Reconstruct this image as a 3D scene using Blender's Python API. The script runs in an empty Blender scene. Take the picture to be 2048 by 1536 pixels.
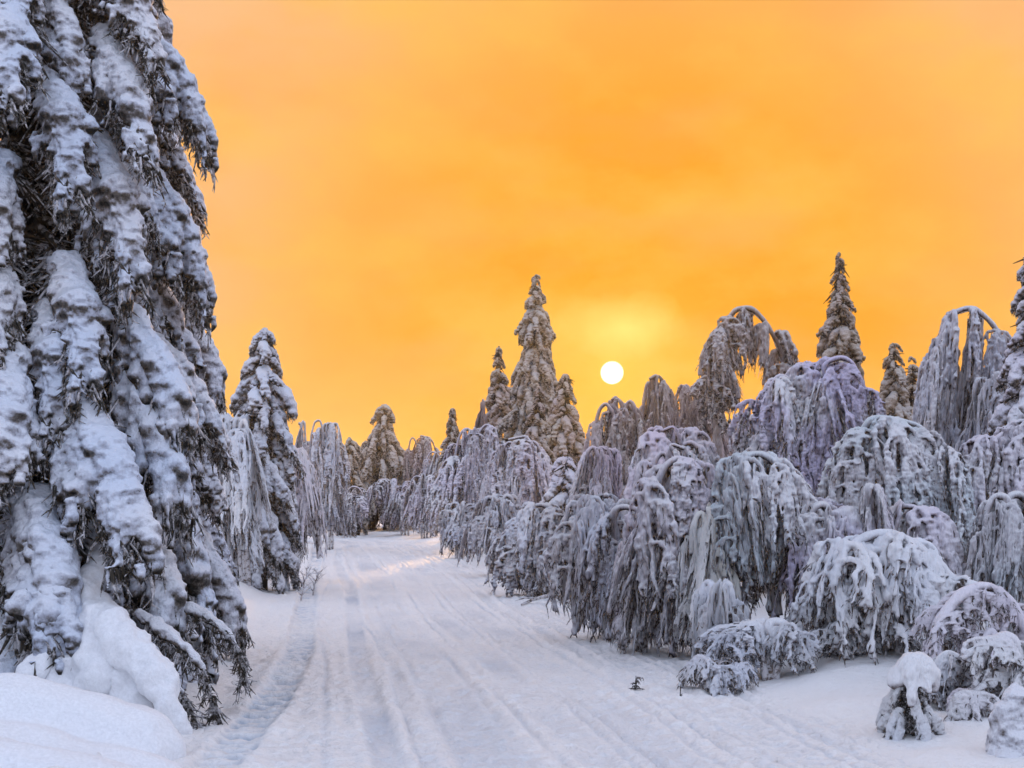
import bpy, math, random
import numpy as np
from mathutils import Matrix, Vector

# ---------------------------------------------------------------- camera
F, HY, CH = 2800.0, 995.0, 1.8           # focal length and horizon row in photograph pixels, eye height in metres
scene = bpy.context.scene
col = scene.collection
cam_data = bpy.data.cameras.new('camera')
cam = bpy.data.objects.new('camera', cam_data)
col.objects.link(cam)
cam.location = (0, 0, CH)
cam.rotation_euler = (math.radians(90), 0, 0)
cam_data.sensor_width = 36.0
cam_data.lens = 36.0 * F / 2048.0
cam_data.shift_y = (HY - 768.0) / 2048.0
cam_data.clip_end = 3000
scene.camera = cam

# ---------------------------------------------------------------- light
SUN_AZ = math.atan((1224 - 1024) / F)
SUN_EL = math.atan((HY - 746) / F)
sun_dir = Vector((math.sin(SUN_AZ) * math.cos(SUN_EL), math.cos(SUN_AZ) * math.cos(SUN_EL), math.sin(SUN_EL)))
world = bpy.data.worlds.new('World')
scene.world = world
world.use_nodes = True
wn, wl = world.node_tree.nodes, world.node_tree.links
wn.clear()


def N(t, **kw):
    n = wn.new(t)
    for k, v in kw.items():
        setattr(n, k, v)
    return n


def wmath(op, a, b=None, clamp=False):
    n = N('ShaderNodeMath', operation=op, use_clamp=clamp)
    for i, v in enumerate((a, b)):
        if v is None:
            continue
        if isinstance(v, (int, float)):
            n.inputs[i].default_value = v
        else:
            wl.new(v, n.inputs[i])
    return n.outputs[0]


def wang(dirv):
    d = N('ShaderNodeVectorMath', operation='DOT_PRODUCT')
    wl.new(tc.outputs['Generated'], d.inputs[0])
    d.inputs[1].default_value = dirv
    return wmath('MULTIPLY', wmath('ARCCOSINE', wmath('MINIMUM', d.outputs['Value'], 0.9999999)), 180 / math.pi)


def wramp(fac, stops):
    r = N('ShaderNodeValToRGB')
    e = r.color_ramp.elements
    while len(e) < len(stops):
        e.new(0.5)
    for el, (p, c) in zip(e, stops):
        el.position = p
        el.color = (*c, 1)
    wl.new(fac, r.inputs[0])
    return r.outputs[0]


def wmix(fac, a, b, mode='MIX'):
    m = N('ShaderNodeMix', data_type='RGBA', blend_type=mode)
    for i, v in ((0, fac), (6, a), (7, b)):
        if isinstance(v, (int, float)):
            m.inputs[i].default_value = v
        elif isinstance(v, tuple):
            m.inputs[i].default_value = (*v, 1)
        else:
            wl.new(v, m.inputs[i])
    return m.outputs[2]


tc = N('ShaderNodeTexCoord')
ang = wang(sun_dir)
# the clear sky above and behind the viewer
sky = N('ShaderNodeTexSky', sky_type='NISHITA', sun_disc=False, sun_elevation=math.radians(7), sun_rotation=SUN_AZ,
        air_density=1.0, dust_density=1.5, ozone_density=1.5)
sky_s = N('ShaderNodeVectorMath', operation='SCALE')
wl.new(sky.outputs[0], sky_s.inputs[0])
sky_s.inputs['Scale'].default_value = 0.15
clear = wmix(0.75, sky_s.outputs[0], (1.06, 1.17, 1.52))
# thin glowing cloud veil on the sun's side
bias = wang(Vector((math.sin(0.095), math.cos(0.095), 0.105)).normalized())
veil = wramp(wmath('DIVIDE', bias, 60.0), [(0.0, (1.0, 0.365, 0.004)), (0.085, (1.0, 0.355, 0.006)), (0.15, (1.0, 0.38, 0.024)), (0.22, (0.99, 0.44, 0.085)),
                                            (0.30, (0.985, 0.515, 0.20)), (0.42, (0.98, 0.55, 0.29)), (1.0, (0.82, 0.66, 0.64))])
mp = N('ShaderNodeMapping')
wl.new(tc.outputs['Generated'], mp.inputs[0])
mp.inputs['Rotation'].default_value = (0, math.radians(25), 0)
mp.inputs['Scale'].default_value = (4.0, 4.0, 7.0)
nz = N('ShaderNodeTexNoise')
wl.new(mp.outputs[0], nz.inputs['Vector'])
nz.inputs['Scale'].default_value = 2.2
nz.inputs['Detail'].default_value = 5
nz.inputs['Roughness'].default_value = 0.55
cl = wramp(nz.outputs['Fac'], [(0.42, (0, 0, 0)), (0.66, (1, 1, 1))])
veil = wmix(wmath('MULTIPLY', cl, 0.60), veil, (1.0, 0.55, 0.10))
mp3 = N('ShaderNodeMapping')
wl.new(tc.outputs['Generated'], mp3.inputs[0])
mp3.inputs['Rotation'].default_value = (0, math.radians(-18), 0)
mp3.inputs['Scale'].default_value = (5, 5, 13)
nz3 = N('ShaderNodeTexNoise')
wl.new(mp3.outputs[0], nz3.inputs['Vector'])
nz3.inputs['Scale'].default_value = 1.7
nz3.inputs['Detail'].default_value = 4
dk = wramp(nz3.outputs['Fac'], [(0.46, (0, 0, 0)), (0.70, (1, 1, 1))])
veil = wmix(wmath('MULTIPLY', dk, 0.45), veil, (0.97, 0.405, 0.10))
# sun glow and the bright wisp above it
glow = wramp(wmath('DIVIDE', ang, 10.0), [(0.0, (1, 1, 1)), (0.12, (0.6, 0.6, 0.6)), (0.28, (0.26, 0.26, 0.26)), (0.55, (0.06, 0.06, 0.06)), (1.0, (0, 0, 0))])
veil = wmix(wmath('MULTIPLY', glow, 0.5), veil, (1.0, 0.64, 0.06))


def pix_dir(px, py):
    return Vector(((px - 1024) / F, 1.0, (HY - py) / F)).normalized()


wmp = N('ShaderNodeMapping')
wl.new(tc.outputs['Generated'], wmp.inputs[0])
c0 = pix_dir(1245, 655)
wmp.inputs['Location'].default_value = (-c0.x * 29, -c0.y * 29, -c0.z * 56)
wmp.inputs['Scale'].default_value = (29, 29, 56)
wlen = N('ShaderNodeVectorMath', operation='LENGTH')
wl.new(wmp.outputs[0], wlen.inputs[0])
nz2 = N('ShaderNodeTexNoise')
wl.new(tc.outputs['Generated'], nz2.inputs['Vector'])
nz2.inputs['Scale'].default_value = 34
nz2.inputs['Detail'].default_value = 4
wispf = wramp(wmath('DIVIDE', wmath('ADD', wlen.outputs['Value'], wmath('MULTIPLY', nz2.outputs['Fac'], 1.3)), 2.4), [(0.2, (0.95, 0.95, 0.95)), (0.5, (0.5, 0.5, 0.5)), (0.85, (0, 0, 0))])
veil = wmix(wispf, veil, (1.0, 0.80, 0.20))
cover = wramp(wmath('DIVIDE', ang, 90.0), [(0.0, (1, 1, 1)), (0.36, (1, 1, 1)), (0.85, (0, 0, 0))])
skycol = wmix(cover, clear, veil)
disc = wramp(wmath('DIVIDE', ang, 1.0), [(0.0, (1, 1, 1)), (0.41, (1, 1, 1)), (0.49, (0, 0, 0))])
skycol = wmix(disc, skycol, (1.6, 1.6, 1.35))
bg = N('ShaderNodeBackground')
wl.new(skycol, bg.inputs[0])
bg.inputs[1].default_value = 1.0
wo = N('ShaderNodeOutputWorld')
wl.new(bg.outputs[0], wo.inputs[0])

sl = bpy.data.lights.new('sun', 'SUN')
sl.energy = 5.0
sl.angle = math.radians(2.0)
sl.color = (1.0, 0.55, 0.20)
so = bpy.data.objects.new('sun', sl)
col.objects.link(so)
so.rotation_euler = (-sun_dir).to_track_quat('-Z', 'Y').to_euler()
so.location = sun_dir * 100

scene.view_settings.view_transform = 'Standard'
scene.view_settings.look = 'None'
scene.view_settings.exposure = 0.0
scene.view_settings.gamma = 1.0
scene.render.engine = 'CYCLES'
cy = scene.cycles
cy.max_bounces = 5
cy.diffuse_bounces = 3
cy.glossy_bounces = 2
cy.transmission_bounces = 3
cy.use_denoising = True
cy.use_adaptive_sampling = True
cy.adaptive_threshold = 0.03

# ---------------------------------------------------------------- helpers


def h3(ix, iy, iz, seed):
    h = (ix.astype(np.int64) * 73856093) ^ (iy.astype(np.int64) * 19349663) ^ (iz.astype(np.int64) * 83492791) ^ (seed * 2654435761 & 0x7fffffff)
    h = (h ^ (h >> 13)) * 1274126177 & 0x7fffffff
    h = (h ^ (h >> 15)) * 362437 & 0x7fffffff
    return (h & 0xffff) / 65535.0


def vnoise(P, seed=0):
    P = np.asarray(P, float)
    i = np.floor(P).astype(np.int64)
    f = P - i
    f = f * f * (3 - 2 * f)
    out = 0
    for dx in (0, 1):
        wx = f[:, 0] if dx else 1 - f[:, 0]
        for dy in (0, 1):
            wy = f[:, 1] if dy else 1 - f[:, 1]
            for dz in (0, 1):
                wz = f[:, 2] if dz else 1 - f[:, 2]
                out = out + wx * wy * wz * h3(i[:, 0] + dx, i[:, 1] + dy, i[:, 2] + dz, seed)
    return out * 2 - 1


def fbm(P, seed=0, oct=3):
    s, a = 0, 1.0
    P = np.asarray(P, float)
    for k in range(oct):
        s = s + a * vnoise(P, seed + k * 17)
        P = P * 2.03 + 3.7
        a *= 0.5
    return s


def sstep(a, b, x):
    t = np.clip((x - a) / (b - a), 0, 1)
    return t * t * (3 - 2 * t)


class MB:
    """collects closed tubes and other pieces for one mesh"""

    def __init__(s):
        s.v, s.f, s.n = [], [], 0

    def tube(s, pts, rad, sides=6, cap=True):
        pts = np.asarray(pts, float)
        n = len(pts)
        rad = np.broadcast_to(np.asarray(rad, float), (n,))
        d = np.gradient(pts, axis=0)
        d /= np.linalg.norm(d, axis=1)[:, None] + 1e-9
        up = np.array([0.31, 0.95, 0.07]) if abs(d[0][1]) < 0.8 else np.array([1.0, 0.1, 0.0])
        a = np.cross(d, up)
        a /= np.linalg.norm(a, axis=1)[:, None] + 1e-9
        b = np.cross(d, a)
        th = np.arange(sides) * 2 * math.pi / sides
        ring = pts[:, None, :] + rad[:, None, None] * (a[:, None, :] * np.cos(th)[None, :, None] + b[:, None, :] * np.sin(th)[None, :, None])
        s.v.append(ring.reshape(-1, 3))
        o = s.n
        for i in range(n - 1):
            for j in range(sides):
                k = (j + 1) % sides
                s.f.append((o + i * sides + j, o + i * sides + k, o + (i + 1) * sides + k, o + (i + 1) * sides + j))
        if cap:
            s.f.append(tuple(o + j for j in range(sides - 1, -1, -1)))
            s.f.append(tuple(o + (n - 1) * sides + j for j in range(sides)))
        s.n += n * sides

    def blob(s, c, r, seed=0):
        """a small closed ball, r may be a 3-vector"""
        c = np.asarray(c, float)
        r = np.broadcast_to(np.asarray(r, float), (3,))
        nl, ns = 5, 8
        v = [c + r * (0, 0, 1)]
        for i in range(1, nl):
            t = math.pi * i / nl
            for j in range(ns):
                p = 2 * math.pi * j / ns
                v.append(c + r * (math.sin(t) * math.cos(p), math.sin(t) * math.sin(p), math.cos(t)))
        v.append(c - r * (0, 0, 1))
        o = s.n
        for j in range(ns):
            k = (j + 1) % ns
            s.f.append((o, o + 1 + j, o + 1 + k))
            for i in range(nl - 2):
                a = o + 1 + i * ns
                s.f.append((a + j, a + ns + j, a + ns + k, a + k))
            a = o + 1 + (nl - 2) * ns
            s.f.append((a + j, o + 1 + (nl - 1) * ns, a + k))
        s.v.append(np.array(v))
        s.n += len(v)

    def mesh(s, name, mat=None, smooth=True):
        me = bpy.data.meshes.new(name)
        v = np.concatenate(s.v) if s.v else np.zeros((0, 3))
        me.from_pydata(v.tolist(), [], s.f)
        if mat:
            me.materials.append(mat)
        if smooth:
            me.polygons.foreach_set('use_smooth', [True] * len(me.polygons))
        me.update()
        return me


def get_co(me):
    a = np.empty(len(me.vertices) * 3, np.float32)
    me.vertices.foreach_get('co', a)
    return a.reshape(-1, 3).astype(float)


def get_no(me):
    a = np.empty(len(me.vertices) * 3, np.float32)
    me.vertices.foreach_get('normal', a)
    return a.reshape(-1, 3).astype(float)


def fuse(mb, name, voxel, mat, layers, seed, smooth_it=2):
    """melt the collected tubes into one continuous snow skin and roughen it"""
    me = mb.mesh(name + '_raw')
    ob = bpy.data.objects.new(name + '_raw', me)
    col.objects.link(ob)
    m = ob.modifiers.new('r', 'REMESH')
    m.mode = 'VOXEL'
    m.voxel_size = voxel
    if smooth_it:
        sm = ob.modifiers.new('s', 'SMOOTH')
        sm.factor = 0.5
        sm.iterations = smooth_it
    dg = bpy.context.evaluated_depsgraph_get()
    dg.update()
    out = bpy.data.meshes.new_from_object(ob.evaluated_get(dg))
    bpy.data.objects.remove(ob)
    bpy.data.meshes.remove(me)
    out.name = name
    co, no = get_co(out), get_no(out)
    disp = np.zeros(len(co))
    for k, (fr, amp, oc) in enumerate(layers):
        disp += amp * fbm(co * np.array(fr if isinstance(fr, tuple) else (fr, fr, fr)), seed * 31 + k * 7, oc)
    co = co + no * disp[:, None]
    out.vertices.foreach_set('co', co.astype(np.float32).ravel())
    out.materials.clear()
    out.materials.append(mat)
    out.polygons.foreach_set('use_smooth', [True] * len(out.polygons))
    out.update()
    return out


PENDING = []                             # linked together at the end, keeps the modifier evaluation quick


def link(name, me, parent=None, mat4=None):
    o = bpy.data.objects.new(name, me)
    PENDING.append(o)
    if parent:
        o.parent = parent
    if mat4 is not None:
        o.matrix_basis = mat4
    return o


def tag(o, label=None, cat=None, group=None, kind=None):
    for k, v in (('label', label), ('category', cat), ('group', group), ('kind', kind)):
        if v:
            o[k] = v
    return o


def empty(name, loc, label, cat, group=None):
    o = bpy.data.objects.new(name, None)
    PENDING.append(o)
    o.location = loc
    o.empty_display_size = 0.2
    return tag(o, label, cat, group)


# ---------------------------------------------------------------- materials
class Mat:
    def __init__(s, name):
        s.m = bpy.data.materials.new(name)
        s.m.use_nodes = True
        s.n, s.l = s.m.node_tree.nodes, s.m.node_tree.links
        s.n.clear()
        s.out = s.n.new('ShaderNodeOutputMaterial')

    def node(s, t, ins=None, **kw):
        n = s.n.new(t)
        for k, v in kw.items():
            setattr(n, k, v)
        for k, v in (ins or {}).items():
            if hasattr(v, 'is_linked'):
                s.l.new(v, n.inputs[k])
            else:
                n.inputs[k].default_value = v
        return n

    def noise(s, vec, scale, detail=3, rough=0.6):
        return s.node('ShaderNodeTexNoise', {'Vector': vec, 'Scale': scale, 'Detail': detail, 'Roughness': rough}).outputs['Fac']

    def math(s, op, a, b=0.0, clamp=False):
        return s.node('ShaderNodeMath', {0: a, 1: b}, operation=op, use_clamp=clamp).outputs[0]

    def ramp(s, fac, p0, p1, c0=(0, 0, 0, 1), c1=(1, 1, 1, 1)):
        r = s.node('ShaderNodeValToRGB', {0: fac})
        e = r.color_ramp.elements
        e[0].position, e[1].position = p0, p1
        e[0].color, e[1].color = c0, c1
        return r.outputs[0]

    def mix(s, fac, a, b):
        return s.node('ShaderNodeMix', {0: fac, 6: a, 7: b}, data_type='RGBA').outputs[2]


def snow_material(name, stops, trans=0.16, bump=0.6, grain=50, lump=14, streak=1.0, jit=0.9, speck=0.0):
    """stops: (upward-facing measure 0..1, colour) from bare underside to the snow lying on top"""
    m = Mat(name)
    tc = m.node('ShaderNodeTexCoord').outputs['Object']
    tc2 = m.node('ShaderNodeMapping', {'Vector': tc, 'Scale': (1, 1, streak)}).outputs[0] if streak != 1.0 else tc
    n1 = m.noise(tc2, grain, 2, 0.7)
    n2 = m.noise(tc2, lump, 2, 0.65)
    if len(stops) > 1:
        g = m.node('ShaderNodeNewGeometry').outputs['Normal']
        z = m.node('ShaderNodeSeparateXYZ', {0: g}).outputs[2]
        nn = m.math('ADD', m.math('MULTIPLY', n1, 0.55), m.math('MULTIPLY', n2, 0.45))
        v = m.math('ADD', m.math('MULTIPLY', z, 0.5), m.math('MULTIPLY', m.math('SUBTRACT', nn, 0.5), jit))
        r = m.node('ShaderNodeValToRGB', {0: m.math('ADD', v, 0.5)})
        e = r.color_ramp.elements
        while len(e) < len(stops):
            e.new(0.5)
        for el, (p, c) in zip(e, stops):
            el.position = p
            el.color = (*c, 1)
        oc = m.node('ShaderNodeObjectInfo').outputs['Color']
        wp = m.node('ShaderNodeNewGeometry').outputs['Position']
        patch = m.ramp(m.noise(wp, 1.1, 1, 0.5), 0.36, 0.62)
        colr = m.node('ShaderNodeMix', {0: patch, 6: r.outputs[0], 7: oc}, data_type='RGBA', blend_type='MULTIPLY').outputs[2]
    else:
        c = stops[0][1]
        colr = m.mix(m.ramp(n1, 0.35, 0.7), tuple(k * (0.88 - speck) for k in c) + (1,), (*c, 1))
    hgt = m.math('ADD', n1, m.math('MULTIPLY', n2, 1.6))
    b = m.node('ShaderNodeBump', {'Strength': bump, 'Distance': 0.022, 'Height': hgt}).outputs[0]
    p = m.node('ShaderNodeBsdfPrincipled', {'Base Color': colr, 'Roughness': 0.75, 'Normal': b})
    p.inputs['Specular IOR Level'].default_value = 0.15
    t = m.node('ShaderNodeBsdfTranslucent', {'Color': colr, 'Normal': b})
    mx = m.node('ShaderNodeMixShader', {0: trans, 1: p.outputs[0], 2: t.outputs[0]})
    m.l.new(mx.outputs[0], m.out.inputs[0])
    return m.m


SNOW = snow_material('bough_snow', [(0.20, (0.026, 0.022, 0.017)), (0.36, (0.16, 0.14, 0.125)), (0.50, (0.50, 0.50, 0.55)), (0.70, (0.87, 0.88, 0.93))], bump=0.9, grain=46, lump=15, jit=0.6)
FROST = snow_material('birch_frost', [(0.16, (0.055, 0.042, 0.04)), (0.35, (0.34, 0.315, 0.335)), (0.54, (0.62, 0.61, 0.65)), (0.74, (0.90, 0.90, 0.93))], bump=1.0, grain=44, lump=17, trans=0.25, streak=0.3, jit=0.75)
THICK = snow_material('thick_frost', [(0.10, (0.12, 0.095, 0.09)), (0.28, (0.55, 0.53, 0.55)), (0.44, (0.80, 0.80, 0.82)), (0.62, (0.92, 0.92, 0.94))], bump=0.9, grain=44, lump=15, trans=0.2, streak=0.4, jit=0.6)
BACKLIT_RIME = snow_material('backlit_rimed_needles', [(0.14, (0.035, 0.026, 0.018)), (0.34, (0.17, 0.125, 0.085)), (0.54, (0.40, 0.33, 0.27)), (0.80, (0.72, 0.67, 0.62))], bump=1.0, grain=40, lump=12, trans=0.30, jit=0.8)  # thinner rime, with the brown backlit shade put into the colour
BACKLIT_BIRCH = snow_material('backlit_thinly_frosted_twigs', [(0.12, (0.06, 0.042, 0.034)), (0.32, (0.26, 0.205, 0.18)), (0.54, (0.48, 0.42, 0.41)), (0.78, (0.80, 0.77, 0.77))], bump=1.0, grain=44, lump=17, trans=0.35, streak=0.3, jit=0.75)  # sparser frost, darkened and browned to paint in the backlighting
PURE = snow_material('soft_snow', [(0, (0.88, 0.89, 0.92))], bump=0.3, grain=45, trans=0.04)


def bark_material(name, c0, c1, frost):
    m = Mat(name)
    tc = m.node('ShaderNodeTexCoord').outputs['Object']
    n = m.noise(tc, 22, 5, 0.7)
    n2 = m.noise(tc, 13, 4, 0.7)
    c = m.mix(n, c0, c1)
    c = m.mix(m.ramp(n2, 0.5 - frost * 0.3, 0.62 - frost * 0.3), c, (0.62, 0.60, 0.62, 1)) if frost else c
    b = m.node('ShaderNodeBump', {'Strength': 0.8, 'Distance': 0.03, 'Height': n}).outputs[0]
    p = m.node('ShaderNodeBsdfPrincipled', {'Base Color': c, 'Roughness': 0.9, 'Normal': b})
    m.l.new(p.outputs[0], m.out.inputs[0])
    return m.m


BARK = bark_material('dark_bark', (0.018, 0.014, 0.010, 1), (0.06, 0.042, 0.030, 1), 0)
BIRCH_BARK = bark_material('frosted_bark', (0.05, 0.032, 0.026, 1), (0.16, 0.11, 0.085, 1), 0.35)
NEEDLE = bark_material('spruce_needle', (0.014, 0.014, 0.009, 1), (0.065, 0.050, 0.035, 1), 0.10)
TWIG = bark_material('frosted_twig', (0.03, 0.02, 0.016, 1), (0.09, 0.062, 0.05, 1), 0.10)


def track_material(name, speck=0.36):
    m = Mat(name)
    tc = m.node('ShaderNodeTexCoord').outputs['Object']
    at = m.node('ShaderNodeAttribute', attribute_name='packed').outputs['Fac']
    n0 = m.noise(tc, 0.9, 4, 0.6)
    n1 = m.noise(tc, 24, 5, 0.8)
    n2 = m.noise(tc, 9, 4, 0.65)
    c = m.mix(m.ramp(n0, 0.3, 0.7), (0.89, 0.89, 0.90, 1), (0.94, 0.935, 0.93, 1))
    c = m.mix(m.math('MULTIPLY', m.ramp(n1, 0.50, 0.66), speck), c, (0.46, 0.48, 0.52, 1))
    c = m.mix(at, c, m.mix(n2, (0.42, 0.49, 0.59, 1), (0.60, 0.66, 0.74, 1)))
    b = m.node('ShaderNodeBump', {'Strength': 0.7, 'Distance': 0.03, 'Height': n1}).outputs[0]
    b = m.node('ShaderNodeBump', {'Strength': 0.6, 'Distance': 0.08, 'Height': n2, 'Normal': b}).outputs[0]
    p = m.node('ShaderNodeBsdfPrincipled', {'Base Color': c, 'Roughness': 0.7, 'Normal': b})
    p.inputs['Specular IOR Level'].default_value = 0.2
    m.l.new(p.outputs[0], m.out.inputs[0])
    return m.m


ROAD = track_material('packed_snow')
FIELD = track_material('field_snow', 0.10)

# ---------------------------------------------------------------- ground and road


def road_c(y):
    y = np.asarray(y, float)
    return 1.67 - 0.1346 * y - 0.012 * np.clip(y - 52, 0, 60) ** 2


HALF = 2.5


def bank_h(x, y):
    x, y = np.broadcast_arrays(np.asarray(x, float), np.asarray(y, float))
    u = x - road_c(y)
    P = np.stack([x.ravel(), y.ravel(), 0 * x.ravel()], 1)
    nb = fbm(P * 0.55, 3, 3).reshape(x.shape)
    nf = fbm(P * 2.1, 9, 2).reshape(x.shape)
    nw = fbm(P * 0.33, 21, 2).reshape(x.shape) * 0.35
    L = sstep(HALF + 0.22 + nw * 0.6, HALF + 0.85 + nw, -u)
    R = sstep(HALF - 0.1 + nw, HALF + 1.3 + nw, u)
    h = L * (0.22 + 0.10 * nb + 0.02 * nf) + R * (0.13 + 0.10 * nb + 0.035 * nf)
    h = h + L * 0.10 * sstep(3.2, 6, -u) + R * 0.16 * sstep(3.5, 7, u)
    return h, u


def ground_z(x, y):
    h, u = bank_h(np.array([x]), np.array([y]))
    return float(h[0])


def spaced(stops):
    """stops: (start, step_at_start) ... (end, step_at_end)"""
    out = []
    for (a, sa), (b, sb) in zip(stops[:-1], stops[1:]):
        y = a
        while y < b - 1e-6:
            out.append(y)
            y += sa + (sb - sa) * (y - a) / (b - a)
    out.append(stops[-1][0])
    return np.array(out)


def grid_mesh(name, X, Y, Z, mat, attr=None):
    r, c = X.shape
    v = np.stack([X.ravel(), Y.ravel(), Z.ravel()], 1)
    idx = np.arange(r * c).reshape(r, c)
    f = np.stack([idx[:-1, :-1].ravel(), idx[:-1, 1:].ravel(), idx[1:, 1:].ravel(), idx[1:, :-1].ravel()], 1)
    me = bpy.data.meshes.new(name)
    me.vertices.add(len(v))
    me.vertices.foreach_set('co', v.astype(np.float32).ravel())
    me.loops.add(f.size)
    me.loops.foreach_set('vertex_index', f.astype(np.int32).ravel())
    me.polygons.add(len(f))
    me.polygons.foreach_set('loop_start', np.arange(0, f.size, 4, dtype=np.int32))
    me.polygons.foreach_set('use_smooth', [True] * len(f))
    me.materials.append(mat)
    a = me.attributes.new('packed', 'FLOAT', 'POINT')
    a.data.foreach_set('value', (attr if attr is not None else np.zeros(len(v))).astype(np.float32).ravel())
    me.update()
    me.validate()
    return me


ys = spaced([(-60, 6), (5, 0.4), (8.6, 0.05), (20, 0.11), (45, 0.5), (90, 3), (250, 15)])
xs = spaced([(-200, 18), (-14, 0.6), (-6, 0.055), (5.5, 0.055), (12, 0.5), (200, 18)])
GX, GY = np.meshgrid(xs, ys)
gh, gu = bank_h(GX, GY)
P3 = np.stack([GX.ravel(), GY.ravel(), 0 * GX.ravel()], 1)
gh = gh + 0.006 * fbm(P3 * 7, 5, 2).reshape(GX.shape) * sstep(HALF, HALF + 0.5, np.abs(gu))
for (ax, ay, ar, ad) in ((2.45, 10.9, 0.13, 0.05), (2.33, 10.1, 0.15, 0.06), (1.62, 11.6, 0.12, 0.03), (2.9, 10.2, 0.18, 0.04), (3.0, 9.6, 0.25, -0.07), (2.0, 12.4, 0.22, -0.05), (2.75, 11.8, 0.3, -0.06), (-3.6, 8.9, 0.9, 0.22)):
    gh -= ad * np.exp(-(((GX - ax) / ar) ** 2 + ((GY - ay) / (ar * 1.3)) ** 2))
inside = sstep(HALF - 0.15, HALF - 0.5, np.where(gu > 0, gu, -gu - 0.3)) * (GY > 5.4) * (GY < 80)
gh = gh - 0.14 * inside
ground = link('ground', grid_mesh('ground', GX, GY, gh, FIELD))
tag(ground, 'soft snow covered ground either side of the track', None, None, 'structure')

ys = spaced([(5, 0.06), (8.8, 0.022), (16, 0.05), (30, 0.16), (82, 1.2)])
us = np.arange(-HALF - 0.62, HALF + 0.36, 0.024)
RU, RY = np.meshgrid(us, ys)
RX = road_c(RY) + RU
P3 = np.stack([RX.ravel(), RY.ravel(), 0 * RX.ravel()], 1)
wob = 0.10 * np.sin(RY * 0.21 + 0.6) + 0.06 * np.sin(RY * 0.47)
rz = 0.012 * fbm(P3 * 5, 2, 3).reshape(RX.shape) + 0.018 * fbm(P3 * np.array([14, 8, 1]), 6, 2).reshape(RX.shape) + 0.02 * fbm(P3 * 0.8, 8, 2).reshape(RX.shape)
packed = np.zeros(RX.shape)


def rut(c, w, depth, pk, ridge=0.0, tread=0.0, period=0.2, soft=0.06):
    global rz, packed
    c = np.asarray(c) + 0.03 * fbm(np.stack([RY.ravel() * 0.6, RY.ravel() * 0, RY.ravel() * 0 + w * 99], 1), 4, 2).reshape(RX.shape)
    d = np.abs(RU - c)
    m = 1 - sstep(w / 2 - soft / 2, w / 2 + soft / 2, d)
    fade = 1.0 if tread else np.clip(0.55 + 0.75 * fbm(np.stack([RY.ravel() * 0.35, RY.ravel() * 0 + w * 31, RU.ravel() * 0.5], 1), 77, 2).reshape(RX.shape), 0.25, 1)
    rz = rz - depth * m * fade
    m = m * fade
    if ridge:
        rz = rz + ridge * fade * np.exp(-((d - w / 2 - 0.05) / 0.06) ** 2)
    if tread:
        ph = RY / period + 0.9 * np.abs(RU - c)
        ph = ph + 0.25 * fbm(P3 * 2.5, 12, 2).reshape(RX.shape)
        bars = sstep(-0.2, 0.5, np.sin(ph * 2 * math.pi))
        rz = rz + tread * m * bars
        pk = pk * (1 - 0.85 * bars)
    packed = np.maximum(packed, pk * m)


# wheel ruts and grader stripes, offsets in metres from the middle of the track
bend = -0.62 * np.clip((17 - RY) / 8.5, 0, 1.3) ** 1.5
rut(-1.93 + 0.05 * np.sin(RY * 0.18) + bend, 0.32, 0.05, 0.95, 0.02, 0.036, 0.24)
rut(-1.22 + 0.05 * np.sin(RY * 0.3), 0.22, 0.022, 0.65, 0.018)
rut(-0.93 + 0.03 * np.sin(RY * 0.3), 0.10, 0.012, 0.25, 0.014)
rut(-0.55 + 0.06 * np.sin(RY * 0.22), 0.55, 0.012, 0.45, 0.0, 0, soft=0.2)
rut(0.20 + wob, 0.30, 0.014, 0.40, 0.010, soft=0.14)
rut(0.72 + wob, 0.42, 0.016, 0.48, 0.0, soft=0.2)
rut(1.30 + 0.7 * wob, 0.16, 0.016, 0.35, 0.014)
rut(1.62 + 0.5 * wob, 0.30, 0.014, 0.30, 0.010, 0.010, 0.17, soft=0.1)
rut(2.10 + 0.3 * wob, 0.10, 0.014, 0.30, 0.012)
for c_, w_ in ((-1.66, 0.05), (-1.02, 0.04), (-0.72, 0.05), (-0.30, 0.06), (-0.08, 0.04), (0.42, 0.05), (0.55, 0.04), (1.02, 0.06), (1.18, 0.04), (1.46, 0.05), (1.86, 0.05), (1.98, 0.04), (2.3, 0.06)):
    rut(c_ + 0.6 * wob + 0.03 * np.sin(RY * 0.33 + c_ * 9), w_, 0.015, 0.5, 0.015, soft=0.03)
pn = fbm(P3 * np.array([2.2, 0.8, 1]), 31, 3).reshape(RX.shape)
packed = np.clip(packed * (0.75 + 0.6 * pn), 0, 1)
edge = np.maximum(sstep(HALF - 0.1, HALF + 0.33, RU), sstep(HALF + 0.25, HALF + 0.6, -RU))
rh, _ = bank_h(RX, RY)
rz = rz * (1 - edge * 0.6) + rh * 0.98 - 0.05 * edge
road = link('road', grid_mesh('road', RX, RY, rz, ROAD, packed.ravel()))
tag(road, 'packed snow track with wheel ruts between the trees', None, None, 'structure')


def pw(px, py, d):
    return np.array([(px - 1024) / F * d, d, CH - (py - HY) / F * d])


# ---------------------------------------------------------------- bough library
rng = random.Random(7)


def arc(L, a0, a1, n, az=0.0, pw_=1.0):
    """points of a bough of length L whose slope goes from a0 to a1 degrees (down is negative)"""
    p = np.zeros((n, 3))
    for i in range(1, n):
        t = (i - 0.5) / (n - 1)
        a = math.radians(a0 + (a1 - a0) * t ** pw_)
        s = L / (n - 1)
        p[i] = p[i - 1] + s * np.array([math.cos(a) * math.cos(az), math.cos(a) * math.sin(az), math.sin(a)])
    return p


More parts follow.
